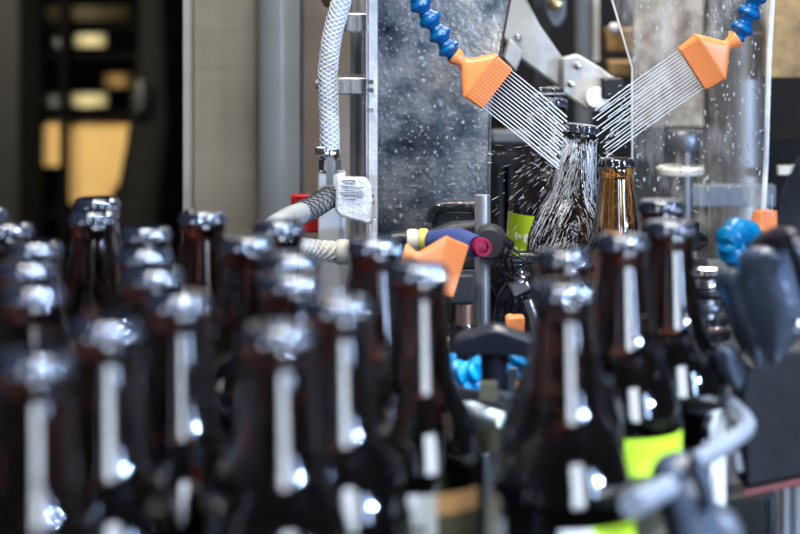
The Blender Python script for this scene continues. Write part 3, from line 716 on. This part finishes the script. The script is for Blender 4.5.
# ------------------------------------------------------------------ the side beyond the bottles
s4, a4 = spray('orange nozzle pointing up from a light blue hose above the black rubber', [(742, 262, 1.22), (733, 254, 1.21), (727, 243, 1.20), (733, 232, 1.21), (745, 231, 1.23), (752, 240, 1.25), (760, 249, 1.26)], 1.25, at(760, 255, 1.26), dirpx(5, -42, .0), dirpx(10, 2, 16), 'cyan', .70)
o = rj.build('thin_jets', 'water'); tag(o, 'three thin water threads rising from the upward orange nozzle', 'water jet', None, 'stuff')
lt = empty('black_latch', at(690, 260, 1.3), 'black latch block on a steel upright beside the paired bottles', 'latch')
MB().prism(poly([(684, 232), (700, 231), (709, 238), (708, 246), (698, 252), (684, 252)], 1.3), .02).build('latch_body', 'blackwet', lt, bevel=.002)
q = at(691, 240, 1.31); MB().box((q.x, 1.31, (q.z+BELT)/2), (.007, .01, q.z-BELT)).build('latch_post', 'steel', lt)
MB().box(at(688, 226, 1.31), (.014, .02, .008)).build('latch_top', 'black', lt, bevel=.001)
sk = empty('roller_stack', at(700, 345, 1.25), 'stack of shiny dark discs and washers beside the black rubber', 'roller')
for k, (y, r_, m_) in enumerate([(272, .022, 'chrome'), (276, .018, 'black'), (290, .009, 'chrome'), (297, .014, 'black'), (312, .010, 'darksteel'), (324, .0145, 'blackwet'), (330, .013, 'copperm'), (338, .0155, 'black')]):
    MB().lathe([(r_*.95, 0), (r_, .001), (r_, .005), (r_*.95, .006)], at(708, y, 1.25), n=36).build('disc', m_, sk)
MB().cyl(at(708, 345, 1.25), at(708, 272, 1.25), .006).build('spindle', 'steel', sk)
MB().cyl((at(708, 0, 1.25).x, 1.25, BELT), at(708, 345, 1.25), .012).build('spindle_base', 'black', sk)

# crumpled black rubber
def flap(rows, Y, th, par, name, m='rubber', bulge=.008, seed=0):
    """rows: (y, x_left, x_right, depth shift); grows a swollen folded sheet with real thickness"""
    rings = []
    for (y, xl, xr, dy) in rows:
        a = at(xl, y, Y); b = at(xr, y, Y); c = (a+b)/2; w = (b.x-a.x)/2; ring = []
        for k in range(28):
            t = 2*math.pi*k/28; x = math.cos(t); yy = math.sin(t)
            q = Vector((c.x+w*x, Y+dy+yy*(th+bulge*(1-x*x)), c.z+0))
            nz_ = noise.noise(Vector((q.x*30+seed, q.y*20, q.z*22)))
            q += Vector((0, nz_*.016, 0)); ring.append(q)
        rings.append(ring)
    return MB().loft(rings).build(name, m, par, angle=80, sub=1)
rb = empty('rubber_apron', at(770, 380, 1.1), 'crumpled shiny black rubber sheet hanging in folds at the picture edge', 'rubber sheet')
flap([(245, 748, 792, .0), (252, 739, 800, 0), (275, 737, 806, 0), (300, 742, 808, -.004), (325, 750, 806, -.004), (345, 757, 796, 0), (358, 764, 784, 0), (363, 769, 778, 0)], 1.03, .006, rb, 'front_fold', seed=1)
flap([(268, 722, 742, .0), (280, 714, 744, 0), (300, 720, 748, 0), (320, 727, 754, 0), (340, 735, 760, 0), (356, 743, 764, 0), (366, 748, 763, 0), (372, 752, 759, 0)], 1.06, .005, rb, 'side_fold', seed=5)
flap([(345, 716, 732, 0), (352, 714, 742, 0), (368, 716, 748, 0), (382, 724, 750, 0), (390, 732, 745, 0)], 1.04, .006, rb, 'lower_fold', seed=9)
flap([(150, 800, 830, 0), (165, 794, 850, 0), (190, 786, 850, 0), (215, 781, 850, 0), (240, 779, 850, 0), (262, 780, 850, 0)], 1.12, .006, rb, 'upper_fold', seed=13)
MB().tube(smoothpath([at(748, 262, 1.07), at(765, 243, 1.05), (at(785, 236, 1.02)), at(798, 250, 1.0), at(812, 300, .99)], 6), [.006]*25, 14).build('rolled_rim', 'black', rb)
MB().lathe([(.004, 0), (.004, .005), (.002, .006)], at(797, 324, .985), (0, -1, 0), 16).build('stud', 'chrome', rb)
pn = empty('side_cover', at(770, 488, 1.1), 'large matt black side cover with a dull red lower hem', 'cover')
MB().prism(poly([(748, 352), (900, 340), (900, 462), (800, 481), (744, 492), (738, 400)], 1.08), .03).build('cover_panel', 'charcoal', pn, bevel=.004)
MB().tube([at(744, 494, 1.078), at(800, 482, 1.078), at(900, 463, 1.078)], .0018, 8).build('red_hem', 'redd', pn)
for i, (x, w, m_, lb) in enumerate([(785, .0032, 'chrome', 'inner shiny steel bar under the red hem at the corner'), (796.5, .0042, 'chrome', 'outer shiny steel bar under the red hem at the corner')]):
    q = at(x, 0, 1.1); tag(MB().cyl((q.x, 1.1, .8), (q.x, 1.1, at(0, 486, 1.1).z), w, 20).build('upright_bar', 'rod'), lb, 'bar', 'steel bars at the corner')
tag(MB().prism(poly([(722, 498), (778, 492), (778, 620), (722, 620)], 1.12), .03).build('corner_block', 'slate', bevel=.004), 'dark slate block under the black side cover', 'block')
# bent steel rail and its clamp
rr = empty('bent_rail', at(715, 470, .97), 'shiny bent steel guide rail kinked around the white labelled bottle', 'guide rail')
MB().tube(smoothpath([at(712, 378, 1.10), at(722, 394, 1.07), at(736, 410, 1.03), at(744, 418, 1.01)], 4)+smoothpath([at(747, 424, 1.0), at(743, 432, .985), at(725, 445, .955), at(702, 458, .92), at(690, 465, .90)], 4), .0050, 16).build('rail_rod', 'rod', rr)
MB().tube([at(706, 430, 1.0), at(716, 396, 1.08)], .002, 8).build('inner_wire', 'black', rr)
MB().tube([at(735, 452, 1.02), at(738, 470, 1.02)], .0035, 10).build('hanger', 'steel', rr)
ck = empty('rail_clamp', at(685, 534, .86), 'blurred black rail clamp with a shiny steel pin in front of the bent rail', 'clamp')
def lump(rows, Y, name, par, m='rubber'):
    rings = []
    for (y, xl, xr, dp) in rows:
        a = at(xl, y, Y); b = at(xr, y, Y); c = (a+b)/2; w = (b.x-a.x)/2
        rings.append([Vector((c.x+w*abs(math.cos(t))**.7*(1 if math.cos(t) > 0 else -1), Y+dp*abs(math.sin(t))**.7*(1 if math.sin(t) > 0 else -1), c.z)) for t in [2*math.pi*k/28 for k in range(28)]])
    return MB().loft(rings).build(name, m, par, angle=80, sub=1)
lump([(454, 676, 690, .006), (457, 664, 700, .012), (468, 652, 708, .016), (485, 650, 712, .018), (510, 660, 716, .018), (540, 668, 722, .018), (600, 680, 726, .018), (700, 690, 726, .018)], .88, 'clamp_body', ck)
MB().box(at(699, 480, .865), (.004, .01, .028), Matrix.Rotation(R(-15), 3, 'Y')).build('clamp_slot', 'black', ck, bevel=.001)
MB().cyl(at(632, 505, .80), at(667, 488, .865), .0058, 24).build('steel_pin', 'rod', ck)
lump([(505, 700, 718, .006), (508, 696, 730, .012), (520, 690, 742, .016), (545, 690, 748, .018), (700, 695, 748, .018)], .90, 'lower_knob', ck, 'blackm')
MB().box((at(700, 0, .88).x, .90, (BELT+1.05)/2), (.02, .03, 1.05-BELT)).build('clamp_post', 'slate', ck)

# ------------------------------------------------------------------ light
def area(name, loc, target, sx, sy, power, col, shape='RECTANGLE'):
    l = bpy.data.lights.new(name, 'AREA'); l.shape = shape; l.size = sx; l.size_y = sy; l.energy = power; l.color = col
    o = bpy.data.objects.new(name, l); C.objects.link(o); o.location = loc
    o.rotation_euler = (Vector(target)-Vector(loc)).to_track_quat('-Z', 'Y').to_euler(); return o
T = Vector((.0, 1.1, 1.25))
def pol(az, el, d):
    return T+Vector((math.sin(R(az))*math.cos(R(el)), -math.cos(R(az))*math.cos(R(el)), math.sin(R(el))))*d
BL = (.46, .64, 1.0)
def spot(name, loc, target, size, cone, power, col):
    l = bpy.data.lights.new(name, 'SPOT'); l.shadow_soft_size = size; l.spot_size = R(cone); l.spot_blend = .3; l.energy = power; l.color = col
    o = bpy.data.objects.new(name, l); C.objects.link(o); o.location = loc
    o.rotation_euler = (Vector(target)-Vector(loc)).to_track_quat('-Z', 'Y').to_euler(); return o
Q = Vector((-.12, .88, 1.2))      # the middle of the bottle queue
area('hall_window', pol(20, 10, 4.0), T, 1.3, 1.8, 62, (.75, .85, 1.0))
area('narrow_window', pol(46, 7, 3.6), T, .18, .9, 20, BL)
area('low_lamp', pol(55, 7, 3.4), T, .08, .10, 75, BL)
spot('queue_glint_spot', pol(54, 44, 3.0), Q, .07, 15, 1500, BL)
for k, (az, el, e) in enumerate([(-35, 48, 220), (-8, 52, 260), (20, 50, 260), (38, 62, 260), (78, 40, 260), (100, 50, 220)]):  # added spots that scatter more glint dots over the caps
    spot('queue_glint_spot', pol(az, el, 3.3), Q, .05, 15, e*.55, BL)
area('overhead_fill', (.1, 1.0, 3.4), (.1, 1.6, 1.2), 1.4, .7, 48, (1, .97, .92))  # added soft fill overhead to brighten the machine and its metal
spot('wash_fill_spot', (-.35, .75, 2.3), at(592, 120, 1.5), .05, 20, 45, (1, .97, .93))  # added spot that whitens the water on the sprayed bottle
area('rack_fill', (-.75, 3.3, 1.58), (-.8, 5.0, 1.15), .3, .3, 25, (1, .88, .66))  # added fill out of view, brightens the far box and trays
area('rear_lamp', (.35, 2.15, 2.3), (.25, 1.9, 1.2), .4, .3, 9, (1, .93, .82))
w = bpy.data.worlds.new('hall'); bpy.context.scene.world = w; w.use_nodes = True
w.node_tree.nodes['Background'].inputs[0].default_value = (.5, .56, .66, 1); w.node_tree.nodes['Background'].inputs[1].default_value = .05

# ------------------------------------------------------------------ camera
cd = bpy.data.cameras.new('camera'); cam = bpy.data.objects.new('camera', cd); C.objects.link(cam)
cam.location = (0, 0, CAMZ); cam.rotation_euler = (R(90), 0, 0)
cd.lens = 80; cd.sensor_width = 36; cd.shift_y = -(267-YH)/800; cd.clip_start = .05
cd.dof.use_dof = True; cd.dof.focus_distance = 1.47; cd.dof.aperture_fstop = 5.3
S = bpy.context.scene; S.camera = cam
S.view_settings.view_transform = 'Standard'; S.view_settings.look = 'None'; S.view_settings.gamma = 1; S.view_settings.exposure = 0.32
S.view_settings.use_curve_mapping = False
S.cycles.use_denoising = True; S.cycles.max_bounces = 14; S.cycles.transmission_bounces = 12; S.cycles.transparent_max_bounces = 12
S.cycles.caustics_reflective = False; S.cycles.caustics_refractive = False
S.cycles.sample_clamp_direct = 0; S.cycles.sample_clamp_indirect = 8
